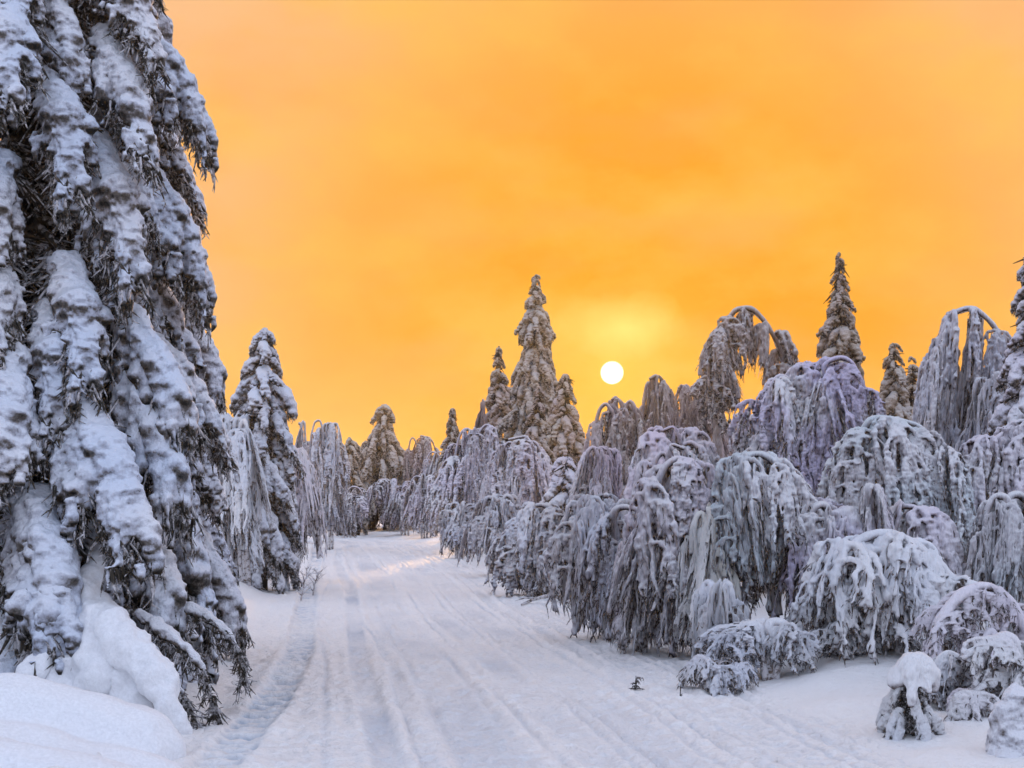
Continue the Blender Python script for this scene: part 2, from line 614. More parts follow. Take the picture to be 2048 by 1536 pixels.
def make_spruce_bough(name, L, W, fat, seed, a0=-18, a1=-76, voxel=0.015, fingers=6):
    r = random.Random(seed)
    mb, nd = MB(), MB()
    n = 11
    sp = arc(L, a0 + r.uniform(-8, 8), a1 + r.uniform(-6, 8), n, 0, 0.8)
    sp[:, 1] += 0.05 * L * np.sin(np.linspace(0, 3, n) + r.random() * 6)
    tt = np.linspace(0, 1, n)
    rad = fat * (0.5 + 0.75 * np.sin(np.pi * np.clip(tt ** (1.5 if L > 1.2 else 1.0) * 0.86 + 0.04, 0, 1)) ** 0.8) * np.array([r.uniform(0.92, 1.1) for _ in tt])
    i_s = 5 if L > 1.2 else 3 if L > 0.6 else 1
    mb.tube(sp[i_s:], rad[i_s:], 8)
    mb.blob(sp[-1], rad[-1] * 1.05)
    nd.tube(sp[:8], np.linspace(0.03, 0.012, 8) * (0.4 + 0.5 * L), 5, False)
    for k in range(int(75 * L)):  # inner needle sprays, packed in as a dark mass to shade the gaps
        p = sp[0] + (sp[i_s + 1] - sp[0]) * r.uniform(0.25, 1)
        nd.tube([p, p + np.array([r.uniform(-.3, .5), r.uniform(-.9, .9), r.uniform(-1.1, -.1)]) * r.uniform(0.1, 0.3) * L], [0.016, 0.004], 3, False)
    chains = [sp[i_s:]]
    for k in range(fingers):
        ts = 0.52 if L > 1.2 else 0.34 if L > 0.6 else 0.16
        t = ts + (0.94 - ts) * k / max(1, fingers - 1)
        for s in (-1, 1):
            if r.random() < 0.08:
                continue
            ti = min(n - 2, int(t * (n - 1)))
            st = sp[ti] + (sp[ti + 1] - sp[ti]) * r.random()
            fl = W * (0.55 + 0.6 * math.sin(math.pi * (0.25 + 0.6 * t))) * r.uniform(0.65, 1.2)
            m_ = 6
            az = s * math.radians(r.uniform(38, 70) * (1 - 0.45 * t))
            ch = arc(fl, a0 * 0.6 - 20 - 30 * t, -82, m_, az, 0.7) + st
            fr = fat * np.array([0.75, 0.85, 0.8, 0.75, 0.65, 0.5]) * np.array([r.uniform(0.7, 1.15) for _ in range(m_)])
            mb.tube(ch, fr, 7)
            mb.blob(ch[-1], fr[-1])
            chains.append(ch)
    # loose lumps riding on top
    for k in range(int(4 + L * 4)):
        c = chains[r.randrange(len(chains))]
        p = c[r.randrange(len(c))]
        mb.blob(p + np.array([r.uniform(-.03, .03), r.uniform(-.04, .04), fat * r.uniform(0.3, 0.8)]), fat * r.uniform(0.45, 0.8))
    # frozen drips along the rim
    for k in range(int(8 + 20 * L)):
        c = chains[r.randrange(len(chains))]
        i = r.randrange(1, len(c))
        p = c[i] + np.array([r.uniform(-.7, .9), r.uniform(-.8, .8), -0.3]) * fat
        ln = r.uniform(0.08, 0.20) * (0.6 + 0.35 * L)
        mb.tube([p + (0, 0, 0.03), p + np.array([r.uniform(-.02, .03), r.uniform(-.02, .02), -ln * 0.5]), p + np.array([r.uniform(-.03, .05), r.uniform(-.03, .03), -ln])],
                np.array([0.032, 0.022, 0.011]) * r.uniform(0.6, 1.1), 6)
    sn = fuse(mb, name, voxel, SNOW, [(6, fat * 0.34, 2), (18, fat * 0.15, 2), (45, fat * 0.08, 2)], seed, 2)
    # dark needle sprays under the load
    for c in chains:
        m_ = len(c)
        cnt = int(40 * L) if len(c) > 6 else int(80 * W)
        for k in range(cnt):
            i = r.randrange(m_ - 1)
            p = c[i] + (c[i + 1] - c[i]) * r.random() + np.array([r.uniform(-.5, .5), r.uniform(-.5, .5), -0.55]) * fat
            ln = r.uniform(0.06, 0.17) * (0.6 + 0.4 * L)
            dr = np.array([r.uniform(-.25, .45), r.uniform(-.4, .4), -1.0])
            q = p + dr * ln
            mid = (p + q) / 2 + np.array([r.uniform(-.02, .02), r.uniform(-.02, .02), 0])
            nd.tube([p, mid, q], [0.012, 0.010, 0.003], 3, False)
            for kk in range(3):
                f_ = r.random()
                b0 = p + (q - p) * f_
                nd.tube([b0, b0 + np.array([r.uniform(-1, 1), r.uniform(-1, 1), r.uniform(-1.2, -0.2)]) * 0.05], [0.006, 0.002], 3, False)
    ne = nd.mesh(name + '_needles', NEEDLE)
    return dict(snow=sn, needles=ne, L=L)


def make_birch_bough(name, reach, drop, seed, voxel=0.017):
    r = random.Random(seed)
    mb, tw = MB(), MB()
    n = 12
    tt = np.linspace(0, 1, n)
    rise = 0.10 * reach + 0.04
    x = reach * (1 - (1 - tt) ** 1.7) * 0.9
    z = rise * np.sin(np.pi * np.clip(tt * 1.25, 0, 1)) - drop * 0.80 * tt ** 2.3
    y = 0.06 * np.sin(tt * 4 + r.random() * 6) * (0.5 + reach)
    sp = np.stack([x, y, z], 1)
    rad = (0.030 + 0.022 * np.sin(np.pi * tt)) * (0.9 + 0.25 * reach) * (1 - 0.45 * tt)
    mb.tube(sp, rad, 7)
    strands = []

    def strand(p, ln, r0, out):
        m_ = max(4, int(ln / 0.13) + 2)
        t = np.linspace(0, 1, m_)
        sw = r.uniform(-.05, .05), r.uniform(-.05, .05)
        ph = r.random() * 6
        q = np.stack([p[0] + out[0] * ln * np.sqrt(t) + 0.02 * np.sin(t * 7 + ph) + sw[0] * t,
                      p[1] + out[1] * ln * np.sqrt(t) + 0.02 * np.cos(t * 6 + ph) + sw[1] * t,
                      p[2] - ln * t], 1)
        rr = r0 * (1 - 0.62 * t) * (1 + 0.28 * np.sin(t * ln * 17 + ph)) * np.array([r.uniform(0.75, 1.2) for _ in t])
        mb.tube(q, rr, 6)
        strands.append(q)

    def at(c, t):
        f_ = t * (len(c) - 1)
        i = min(len(c) - 2, int(f_))
        return c[i] + (c[i + 1] - c[i]) * (f_ - i)

    side = []
    ns = int(5 + 4 * reach + 1.5 * drop)
    for k in range(ns):
        t = 0.12 + 0.8 * (k + r.random() * 0.7) / ns
        s = 1 if k % 2 else -1
        sl = r.uniform(0.22, 0.5) * (0.6 + 0.5 * reach)
        st = at(sp, t)
        m_ = 7
        q = np.linspace(0, 1, m_)
        fall = r.uniform(0.35, 0.9) * min(1.3, 0.45 + 0.35 * drop)
        ch = np.stack([st[0] + q * r.uniform(-.03, .18) * reach, st[1] + s * sl * (1 - (1 - q) ** 1.8),
                       st[2] + 0.05 * np.sin(np.pi * q) - fall * q ** 2.2], 1)
        mb.tube(ch, (0.034 - 0.016 * q) * r.uniform(0.85, 1.15), 6)
        side.append(ch)
    low = -drop * 1.05
    for c, cnt in [(sp, int(5 + 6 * reach + 2.6 * drop))] + [(s_, int(3 + 1.8 * drop)) for s_ in side]:
        for k in range(cnt):
            t = r.uniform(0.12, 1.0)
            p = at(c, t)
            room = max(0.12, p[2] - low)
            ln = min(room, r.uniform(0.22, 0.85) * (0.45 + 0.42 * drop))
            strand(p, ln, r.uniform(0.026, 0.050), (r.uniform(-.02, .12), r.uniform(-.10, .10)))
    sn = fuse(mb, name, voxel, FROST, [((16, 16, 5), 0.013, 2), (28, 0.009, 2), (65, 0.004, 1)], seed, 1)
    # dark inner twigs that put shade in the gaps, then fine frosted twig ends
    for q in strands:
        if r.random() < 0.55:
            m_ = q[::2] * np.array([0.72, 0.8, 1.0]) + np.array([r.uniform(-.06, .02), r.uniform(-.04, .04), r.uniform(-.08, .05)])
            if len(m_) > 1:
                tw.tube(m_, np.linspace(0.020, 0.006, len(m_)), 4, False)
    for q in strands + side:
        for k in range(4):
            p = at(q, r.uniform(0.1, 1.0))
            ln = r.uniform(0.05, 0.14)
            dr = np.array([r.uniform(-.7, .7), r.uniform(-.7, .7), r.uniform(-1.3, -.3)])
            mid = p + dr * ln * 0.5 + np.array([0, 0, 0.012])
            tw.tube([p, mid, p + dr * ln + np.array([0, 0, -0.02])], [0.010, 0.008, 0.003], 3, False)
    te = tw.mesh(name + '_twigs', TWIG)
    return dict(snow=sn, twigs=te, reach=reach, drop=drop)


SPRUCE_LONG = [make_spruce_bough('spruce_bough_long', 1.5, 0.46, 0.078 + 0.012 * (k % 3), 100 + k, -12, -64, 0.015, 6) for k in range(7)]
SPRUCE_MID = [make_spruce_bough('spruce_bough_mid', 0.85, 0.26, 0.068, 200 + k, -22, -72, 0.016, 5) for k in range(5)]
SPRUCE_LUMP = [make_spruce_bough('spruce_bough_lump', 0.46, 0.13, 0.085, 300 + k, -12, -60, 0.02, 3) for k in range(5)]
BIRCH = []
for k, (rc, dp, n_) in enumerate([(0.22, 0.45, 2), (0.28, 1.0, 3), (0.32, 1.9, 3), (0.55, 0.7, 2), (0.55, 1.4, 3), (0.6, 2.4, 2), (0.95, 1.1, 2), (1.0, 2.0, 2)]):
    for j in range(n_):
        BIRCH.append(make_birch_bough('birch_bough', rc, dp, 400 + k * 10 + j))


TINT = (1.0, 1.0, 1.0, 1.0)              # cast of tinted light put into the snow of the tree being built
SKIN = None                              # another coat, such as a backlit one, for the boughs of the tree being built


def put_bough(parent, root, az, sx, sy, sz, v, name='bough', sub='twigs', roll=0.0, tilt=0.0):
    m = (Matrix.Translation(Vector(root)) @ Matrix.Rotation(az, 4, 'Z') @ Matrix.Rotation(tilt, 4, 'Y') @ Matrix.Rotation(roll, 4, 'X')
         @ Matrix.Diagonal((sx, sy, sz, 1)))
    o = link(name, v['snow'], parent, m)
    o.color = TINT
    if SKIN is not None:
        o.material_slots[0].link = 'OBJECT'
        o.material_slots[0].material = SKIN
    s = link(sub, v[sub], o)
    s['kind'] = 'stuff'
    return o


# ---------------------------------------------------------------- tree builders
def spline(pts, n):
    pts = np.asarray(pts, float)
    seg = np.concatenate([[0], np.cumsum(np.linalg.norm(np.diff(pts, axis=0), axis=1))])
    t = np.linspace(0, seg[-1], n)
    # catmull-rom through the points
    out = []
    for x in t:
        i = min(len(pts) - 2, max(0, int(np.searchsorted(seg, x, 'right') - 1)))
        u = (x - seg[i]) / max(1e-6, seg[i + 1] - seg[i])
        p1, p2 = pts[i], pts[i + 1]
        p0 = pts[i - 1] if i else 2 * p1 - p2
        p3 = pts[i + 2] if i + 2 < len(pts) else 2 * p2 - p1
        out.append(0.5 * ((2 * p1) + (-p0 + p2) * u + (2 * p0 - 5 * p1 + 4 * p2 - p3) * u * u + (-p0 + 3 * p1 - 3 * p2 + p3) * u ** 3))
    return np.array(out)


def spruce(px, top, d, prof, label, seed, lib=None, step=0.2, per=6, cap=None, lean=0.0, base_z=None, z0=0.15, name='snowy_spruce', sy=1.0, trunk_r=None, inner=120, extra=0):
    """prof: list of (height fraction, radius in metres)"""
    global TINT
    r = random.Random(seed)
    TINT = tint_of(label, r)
    x = (px - 1024) / F * d
    gz = ground_z(x, d) - 0.05
    H = (CH - (top - HY) / F * d) - gz
    t = empty(name, (x, d, gz), label, 'spruce tree', 'snow laden spruces')
    n = 14
    q = np.linspace(0, 1, n)
    tr = MB()
    path = np.stack([lean * q ** 2 + 0.04 * np.sin(q * 5 + seed), 0.04 * np.cos(q * 4 + seed), q * (H - 0.12)], 1)
    r0 = trunk_r or (0.03 + 0.013 * H)
    tr.tube(path, r0 * (1 - 0.86 * q), 8)
    link('trunk', tr.mesh('trunk', BARK), t)
    hs, rs = [p[0] for p in prof], [p[1] for p in prof]
    if inner:  # dense dark inner branches, added to block light and darken the gaps
        ib = MB()
        for k in range(inner):
            f = r.uniform(0.02, 0.97)
            R = float(np.interp(f, hs, rs))
            aa = r.random() * 6.283
            p = np.array([np.interp(f, q, path[:, 0]), np.interp(f, q, path[:, 1]), f * H])
            e = p + np.array([math.cos(aa), math.sin(aa), r.uniform(-.9, -.1)]) * R * r.uniform(0.35, 0.62)
            ib.tube([p, (p + e) / 2 + (0, 0, 0.06), e], [0.03, 0.022, 0.008], 4, False)
            for kk in range(9):
                b0 = p + (e - p) * r.uniform(0.3, 1)
                ib.tube([b0, b0 + np.array([r.uniform(-1, 1), r.uniform(-1, 1), r.uniform(-1.4, 0)]) * r.uniform(0.10, 0.26)], [0.026, 0.006], 3, False)
        s_ = link('inner_shade_branches', ib.mesh('inner_shade_branches', BARK), t)
        s_['kind'] = 'stuff'
    z = max(z0, 0.02)
    hs, rs = [p[0] for p in prof], [p[1] for p in prof]
    a = r.random() * 6
    while z < H - 0.05:
        R = float(np.interp(z / H, hs, rs))
        use = lib or (SPRUCE_LONG if R > 1.0 else SPRUCE_MID if R > 0.5 else SPRUCE_LUMP)
        cnt = max(3, int(round(per * (0.55 + 0.5 * min(R, 1.6)))))
        for k in range(cnt):
            a += 2 * math.pi / cnt * r.uniform(0.75, 1.25)
            v = use[r.randrange(len(use))]
            # a bough's horizontal reach is about 0.62 of its length
            s = R * r.uniform(0.80, 1.08) / (0.62 * v['L'])
            zz = z + r.uniform(-.5, .5) * step
            f = min(1, max(0, zz / H))
            p = (np.interp(f, q, path[:, 0]), np.interp(f, q, path[:, 1]), zz + 0.25 * R)
            s_f = min(s, 1.5)
            put_bough(t, p, a, s_f, s_f * sy * r.uniform(0.9, 1.15), s_f * r.uniform(0.85, 1.15), v, 'bough', 'needles', r.uniform(-.15, .15), r.uniform(-.06, .14))
            for e in range(extra):
                w = SPRUCE_MID[r.randrange(len(SPRUCE_MID))]
                aa = a + r.uniform(-.3, .3)
                f_ = r.uniform(0.30, 0.72) * R
                s2 = r.uniform(0.75, 1.15)
                put_bough(t, (p[0] + math.cos(aa) * f_, p[1] + math.sin(aa) * f_, p[2] - f_ * 1.0 + r.uniform(-.05, .25)), aa + r.uniform(-.6, .6), s2, s2 * r.uniform(0.9, 1.3), s2, w, 'bough', 'needles', r.uniform(-.2, .2), r.uniform(0.0, 0.3))
        a += 0.5
        z += step * (0.55 + 0.5 * min(1.2, R))
    # snow cap on the leader
    v = SPRUCE_LUMP[r.randrange(len(SPRUCE_LUMP))]
    for k in range(3):
        s = (cap or 0.45)
        put_bough(t, (path[-1][0], path[-1][1], H - 0.1), a + k * 2.1, s, s, s, v, 'bough', 'needles', 0, 0.3)
    return t


def pick_birch(reach, drop, r):
    c = sorted(BIRCH, key=lambda v: abs(math.log(v['reach'] / reach)) + 1.2 * abs(math.log(v['drop'] / drop)) + r.random() * 0.45)
    return c[0]


TINTS = (('purple', (0.89, 0.83, 1.0)), ('lavender', (0.92, 0.87, 1.0)), ('mauve', (0.97, 0.86, 0.95)), ('teal', (0.87, 0.955, 0.975)), ('bluish', (0.84, 0.91, 1.0)), ('olive', (0.94, 0.92, 0.84)))


def tint_of(label, r):
    for w, c in TINTS:
        if w in label:
            return (*c, 1.0)
    return r.choice(((0.98, 0.93, 0.99, 1), (0.92, 0.95, 1.0, 1), (0.96, 0.91, 0.98, 1), (0.90, 0.93, 1.0, 1)))


def birch(stems, d, label, seed, reach=0.6, nb=14, t0=0.35, bottom=None, fall=1.0, spread=0.35, trunk=0.05, name='frosted_birch', snow_stem=True, group='frost covered birches bowed under snow', thick=1.0, cat='birch tree'):
    """stems: lists of photograph pixels from root to tip, all about d metres away; boughs hang along the upper part"""
    r = random.Random(seed)
    global TINT
    TINT = tint_of(label, r)
    if not isinstance(stems[0], (list,)):
        stems = [stems]
    bx = (stems[0][0][0] - 1024) / F * d
    gz = ground_z(bx, d) - 0.04
    t = empty(name, (bx, d, gz), label, cat, group)
    zb = 0.05 if bottom is None else (CH - (bottom - HY) / F * d) - gz
    for si, st in enumerate(stems):
        pts = np.array([pw(p[0], p[1], d) for p in st]) - np.array([bx, d, gz])
        if st[0][1] > HY:
            pts[0][2] = 0.0
        sway = r.uniform(-1, 1) * spread
        k = np.linspace(0, 1, len(pts))
        pts[:, 1] += sway * np.sin(k * 2.2)
        c = spline(pts, 22)
        q = np.linspace(0, 1, 22)
        tr = MB()
        tr.tube(c, trunk * (1 - 0.72 * q), 7)
        link('trunk', tr.mesh('trunk', BIRCH_BARK), t)
        if snow_stem:
            sb = MB()
            i0 = int(t0 * 0.55 * 21)
            cc = spline(c[i0:] + np.array([0, -0.012, trunk * 0.38]), 70)
            sb.tube(cc, (trunk * 1.12 + 0.016) * (1 - 0.55 * np.linspace(0, 1, len(cc))) * (1 + 0.3 * fbm(cc * 6, seed + si, 3)), 9)
            link('stem_snow', sb.mesh('stem_snow', SKIN or FROST), t).color = TINT
        m = nb // len(stems)
        az = r.random() * 6
        for b in range(m):
            tb = t0 + (1 - t0) * (b + r.random()) / m
            i = tb * 21
            j = min(20, int(i))
            p = c[j] + (c[j + 1] - c[j]) * (i - j)
            room = p[2] - zb
            if room < 0.15:
                continue
            az += 2.4 + r.uniform(-.5, .5)
            up = 1.0 - 0.25 * max(0, (tb - 0.8) / 0.2)
            R = reach * r.uniform(0.45, 1.3) * up
            D = max(0.2, min(room, room * fall * r.uniform(0.55, 1.05)))
            v = pick_birch(R, D, r)
            put_bough(t, p, az, R / v['reach'], (0.5 + 0.5 * R / v['reach']) * r.choice((-1, 1)) * r.uniform(0.9, 1.25), D / v['drop'], v, 'bough', 'twigs', r.uniform(-.14, .14), r.uniform(-.22, .16))
    return t



def dome(px, top, hw, d, label, seed, nb=22, bottom=None, t0=0.3, fall=0.8, arms=2, lean=0.0, reach=0.42, trunk=0.045, **kw):
    """a birch whose stems fan out and bow over, hw is half its width in photograph pixels"""
    r = random.Random(seed * 3 + 1)
    base = HY + F * CH / d
    H = base - top
    lean = lean + r.uniform(-.45, .45)
    t0 = t0 * r.uniform(0.75, 1.5)
    st = [[(px - lean * hw, base), (px - 0.6 * lean * hw, top + 0.45 * H), (px - 0.1 * lean * hw, top + 0.12 * H), (px + r.uniform(-.15, .15) * hw, top + 0.05 * H), (px + r.uniform(-.5, .5) * hw, top + 0.07 * H)]]
    for k in range(arms):
        s = -1 if k % 2 else 1
        a, b = r.uniform(0.05, 0.3), r.uniform(0.5, 0.75)
        e = r.uniform(0.02, 0.10) + (0.06 if k > 1 else 0)
        st.append([(px + s * 0.12 * hw - lean * hw, base), (px + s * 0.2 * hw - 0.5 * lean * hw, top + 0.45 * H), (px + s * a * hw, top + (e + 0.05) * H),
                   (px + s * (a + b) * 0.55 * hw, top + e * H), (px + s * b * hw, top + (e + 0.08) * H), (px + s * (b + 0.12) * hw, top + (e + 0.25) * H)])
    return birch(st, d, label, seed, reach=reach * hw / F * d, nb=nb, t0=t0, bottom=bottom, fall=fall, trunk=trunk, **kw)
def snow_heap(name, loc, chains, voxel, label=None, cat=None, mat=None, layers=None, seed=1, smooth_it=6, parent=None):
    mb = MB()
    for pts, rad in chains:
        k = 14 if len(pts) > 2 else len(pts)
        mb.tube(spline(pts, k), np.interp(np.linspace(0, 1, k), np.linspace(0, 1, len(rad)), rad), 12)
        mb.blob(pts[0], rad[0])
        mb.blob(pts[-1], rad[-1])
    o = link(name, fuse(mb, name, voxel, mat or PURE, layers or [(2.5, 0.02, 2), (9, 0.006, 2)], seed, smooth_it), parent)
    if not parent:
        o.location = loc
    return tag(o, label, cat)


# ---------------------------------------------------------------- left side
P_BIG = [(0.0, 1.45), (0.09, 1.5), (0.35, 1.32), (0.7, 1.08), (0.88, 0.7), (1.0, 0.15)]
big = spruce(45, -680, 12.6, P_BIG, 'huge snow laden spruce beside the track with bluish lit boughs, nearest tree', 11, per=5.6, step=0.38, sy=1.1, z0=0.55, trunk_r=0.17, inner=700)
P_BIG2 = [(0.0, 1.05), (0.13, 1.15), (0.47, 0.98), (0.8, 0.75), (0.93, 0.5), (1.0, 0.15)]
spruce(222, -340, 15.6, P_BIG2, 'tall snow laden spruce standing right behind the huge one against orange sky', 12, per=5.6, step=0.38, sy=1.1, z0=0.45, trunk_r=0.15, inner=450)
bl = np.array(big.location)


def bp(px, py, d):
    return pw(px, py, d) - bl


# thick snow flowing off the lowest boughs of the huge spruce
skirt = [([bp(190, 1130, 11.6), bp(178, 1200, 11.4), bp(185, 1270, 11.15), bp(200, 1360, 11.0)], [0.09, 0.14, 0.17, 0.18]),
         ([bp(185, 1230, 11.2), bp(255, 1290, 11.0), bp(320, 1370, 10.8), bp(370, 1470, 10.7)], [0.15, 0.15, 0.12, 0.08]),
         ([bp(170, 1240, 11.2), bp(105, 1300, 11.05), bp(40, 1390, 10.9)], [0.15, 0.13, 0.11]),
         ([bp(230, 1300, 11.1), bp(270, 1420, 10.9)], [0.12, 0.14]), ([bp(140, 1300, 11.1), bp(110, 1420, 10.9)], [0.11, 0.14])]
o = snow_heap('buried_bough', None, skirt, 0.02, mat=PURE, layers=[(4, 0.07, 2), (12, 0.024, 2), (38, 0.008, 1)], seed=60, smooth_it=5, parent=big)
o['label'] = 'lowest boughs buried under a skirt of deep snow'

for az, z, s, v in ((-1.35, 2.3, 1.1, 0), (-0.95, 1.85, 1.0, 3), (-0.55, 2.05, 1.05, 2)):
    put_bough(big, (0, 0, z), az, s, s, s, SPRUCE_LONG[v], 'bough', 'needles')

r_ = random.Random(77)
for pts in ([bp(250, 1215, 11.6), bp(330, 1270, 11.3), bp(400, 1330, 11.2), bp(430, 1430, 11.1)], [bp(230, 1240, 11.5), bp(310, 1320, 11.2), bp(370, 1400, 11.0), bp(400, 1470, 11.0)],
            [bp(300, 1200, 12.2), bp(400, 1230, 12.0), bp(470, 1290, 11.9), bp(485, 1370, 11.9)]):
    c = spline(pts, 16)
    nb_ = MB()
    nb_.tube(c, np.linspace(0.026, 0.008, 16), 6, False)
    for k in range(150):
        i = r_.randrange(3, 15)
        p = c[i] + (c[i] - c[i - 1]) * r_.random()
        e = p + np.array([r_.uniform(-.5, .7), r_.uniform(-.8, .8), r_.uniform(-1.2, -.1)]) * r_.uniform(0.06, 0.22)
        nb_.tube([p, (p + e) / 2 + (0, 0, 0.012), e], [0.009, 0.008, 0.003], 3, False)
        for kk in range(4):
            q_ = p + (e - p) * r_.uniform(0.2, 1)
            nb_.tube([q_, q_ + np.array([r_.uniform(-1, 1), r_.uniform(-1, 1), r_.uniform(-1.2, .2)]) * 0.05], [0.006, 0.002], 3, False)
    o = link('bare_bough', nb_.mesh('bare_bough', NEEDLE), big)
    o['label'] = 'dark low branch with hardly any snow on it'
    o['kind'] = 'stuff'
    o2 = snow_heap('snow', None, [(list(c[2:13:3] + np.array([0, 0, 0.02])), [0.05, 0.06, 0.045, 0.03])], 0.014, mat=SNOW, layers=[(9, 0.02, 2), (25, 0.01, 2)], seed=5, smooth_it=2, parent=o)

mx, my = -3.45, 9.75
snow_heap('snow_mound', (mx, my, 0.0), [([(-1.6, 0.1, 0.12), (-0.6, 0, 0.17), (0.2, 0, 0.13), (0.85, -0.1, 0.0)], [0.42, 0.44, 0.44, 0.36]),
                                        ([(-1.6, -0.5, -0.05), (-0.4, -0.6, -0.02), (0.6, -0.6, -0.1), (1.15, -0.6, -0.2)], [0.42, 0.44, 0.40, 0.3]),
                                        ([(-1.6, -1.1, 0.02), (-0.4, -1.1, 0.02), (0.6, -1.1, -0.06), (1.2, -1.0, -0.2)], [0.38, 0.38, 0.36, 0.28]),
                                        ([(0.75, 0.1, 0.14), (0.95, -0.05, 0.06)], [0.24, 0.2])],
          0.03, 'smooth rounded mound of snow in front of the huge spruce', 'snow mound', layers=[(1.5, 0.05, 2), (5, 0.010, 2), (30, 0.002, 1)], seed=3, smooth_it=12)

spruce(526, 648, 27, [(0, 0.62), (0.35, 0.75), (0.6, 0.72), (0.75, 0.5), (0.86, 0.28), (0.93, 0.26), (1, 0.14)], 'narrow pointed snow clumped tree with reddish trunk left of the track', 21, step=0.30, per=5, z0=0.7, cap=0.5, inner=20, trunk_r=0.07)
SKIN = THICK
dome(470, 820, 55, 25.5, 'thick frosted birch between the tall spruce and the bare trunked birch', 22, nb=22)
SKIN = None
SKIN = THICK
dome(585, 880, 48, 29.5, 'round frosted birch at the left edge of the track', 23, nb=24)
SKIN = None
dome(600, 830, 16, 44, 'small frosted treetop peeking over the left birches', 25, nb=8, arms=1)
dome(650, 832, 46, 48, 'narrow arched birch beyond the left bend of the track', 24, nb=20)
SKIN = None
SKIN = BACKLIT_RIME
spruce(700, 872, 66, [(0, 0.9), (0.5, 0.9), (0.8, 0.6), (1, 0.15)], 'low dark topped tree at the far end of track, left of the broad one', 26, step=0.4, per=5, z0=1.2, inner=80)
SKIN = BACKLIT_RIME
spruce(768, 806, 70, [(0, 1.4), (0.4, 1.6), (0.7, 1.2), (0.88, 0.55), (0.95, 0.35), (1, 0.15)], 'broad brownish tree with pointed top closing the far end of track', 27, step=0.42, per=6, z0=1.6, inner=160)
SKIN = BACKLIT_BIRCH
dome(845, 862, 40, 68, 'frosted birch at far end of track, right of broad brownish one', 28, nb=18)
SKIN = None
dome(690, 965, 50, 62, 'low frosted bush at the left foot of the far trees', 29, nb=16)
dome(790, 955, 55, 64, 'low frosted bush below the broad brownish far birch', 30, nb=18)
dome(850, 940, 40, 60, 'low frosted bush at the right foot of the far trees', 31, nb=16)

# ---------------------------------------------------------------- right side, far to near
SKIN = BACKLIT_RIME
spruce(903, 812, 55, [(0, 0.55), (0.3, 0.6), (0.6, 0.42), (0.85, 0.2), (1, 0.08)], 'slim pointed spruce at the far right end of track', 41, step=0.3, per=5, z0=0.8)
SKIN = BACKLIT_RIME
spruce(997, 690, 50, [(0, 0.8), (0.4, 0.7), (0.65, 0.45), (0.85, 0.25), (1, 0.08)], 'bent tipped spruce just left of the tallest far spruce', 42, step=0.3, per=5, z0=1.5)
SKIN = BACKLIT_BIRCH
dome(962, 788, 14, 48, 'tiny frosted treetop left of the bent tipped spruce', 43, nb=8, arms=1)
SKIN = BACKLIT_RIME
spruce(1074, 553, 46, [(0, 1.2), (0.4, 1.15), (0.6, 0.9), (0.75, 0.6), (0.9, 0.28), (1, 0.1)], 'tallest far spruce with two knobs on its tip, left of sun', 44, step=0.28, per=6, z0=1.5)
SKIN = BACKLIT_RIME
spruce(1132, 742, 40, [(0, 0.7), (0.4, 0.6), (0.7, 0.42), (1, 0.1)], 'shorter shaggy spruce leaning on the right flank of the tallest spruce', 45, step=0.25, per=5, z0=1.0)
SKIN = BACKLIT_RIME
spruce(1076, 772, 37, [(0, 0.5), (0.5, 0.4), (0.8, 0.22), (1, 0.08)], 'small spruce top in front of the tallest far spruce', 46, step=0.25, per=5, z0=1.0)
SKIN = None
dome(950, 842, 62, 44, 'wide frosted birch below the bent tipped spruce', 47, nb=28, arms=3)
dome(1045, 862, 56, 36, 'frosted birch at the foot of the tallest far spruce', 48, nb=26, arms=3)
dome(1000, 900, 30, 39, 'narrow frosted birch column between two wide birches', 49, nb=16)
dome(925, 1000, 42, 41, 'low frosted birch by the track where it narrows', 50, nb=20)
dome(1000, 985, 52, 32, 'low frosted birch with dark gaps at its foot by the track', 51, nb=24, arms=3)
spruce(1132, 905, 27, [(0, 0.42), (0.5, 0.4), (0.8, 0.3), (1, 0.16)], 'stubby spruce stacked with round snow pillows', 52, lib=SPRUCE_LUMP, step=0.24, per=5, z0=0.6)
birch([[(1135, 1190), (1130, 1060), (1085, 1012), (1045, 1040), (1025, 1110)], [(1120, 1190), (1110, 1090), (1080, 1050), (1060, 1080)]], 25.5, 'hunched birch bush leaning left towards the track', 53, reach=0.4, nb=26, t0=0.3)
dome(1105, 1100, 34, 25, 'small bluish frosted bush beside the hunched birch bush', 54, nb=16)
SKIN = BACKLIT_BIRCH
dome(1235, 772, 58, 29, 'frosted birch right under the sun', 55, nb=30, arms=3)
SKIN = BACKLIT_BIRCH
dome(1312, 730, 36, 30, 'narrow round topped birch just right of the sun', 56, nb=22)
SKIN = BACKLIT_BIRCH
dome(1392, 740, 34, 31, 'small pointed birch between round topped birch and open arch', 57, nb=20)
SKIN = None
dome(1200, 880, 48, 25, 'mauve frosted birch under the one below the sun', 58, nb=22)
SKIN = BACKLIT_BIRCH
birch([[(1440, 1200), (1430, 800), (1438, 690), (1462, 632), (1490, 622), (1520, 645), (1555, 705), (1562, 740)], [(1445, 1200), (1432, 850), (1428, 720), (1440, 660), (1425, 690)]], 26, 'tall birch bowed into an open arch against the sky', 59, reach=0.25, nb=28, t0=0.42, bottom=860, fall=0.55, trunk=0.06)
SKIN = BACKLIT_RIME
spruce(1676, 506, 28, [(0, 0.7), (0.45, 0.6), (0.62, 0.46), (0.78, 0.26), (0.88, 0.15), (1, 0.06)], 'tall spruce of stacked snow lumps, highest tree on the right', 60, lib=SPRUCE_LUMP, step=0.24, per=6, z0=1.5, cap=0.3)
SKIN = BACKLIT_RIME
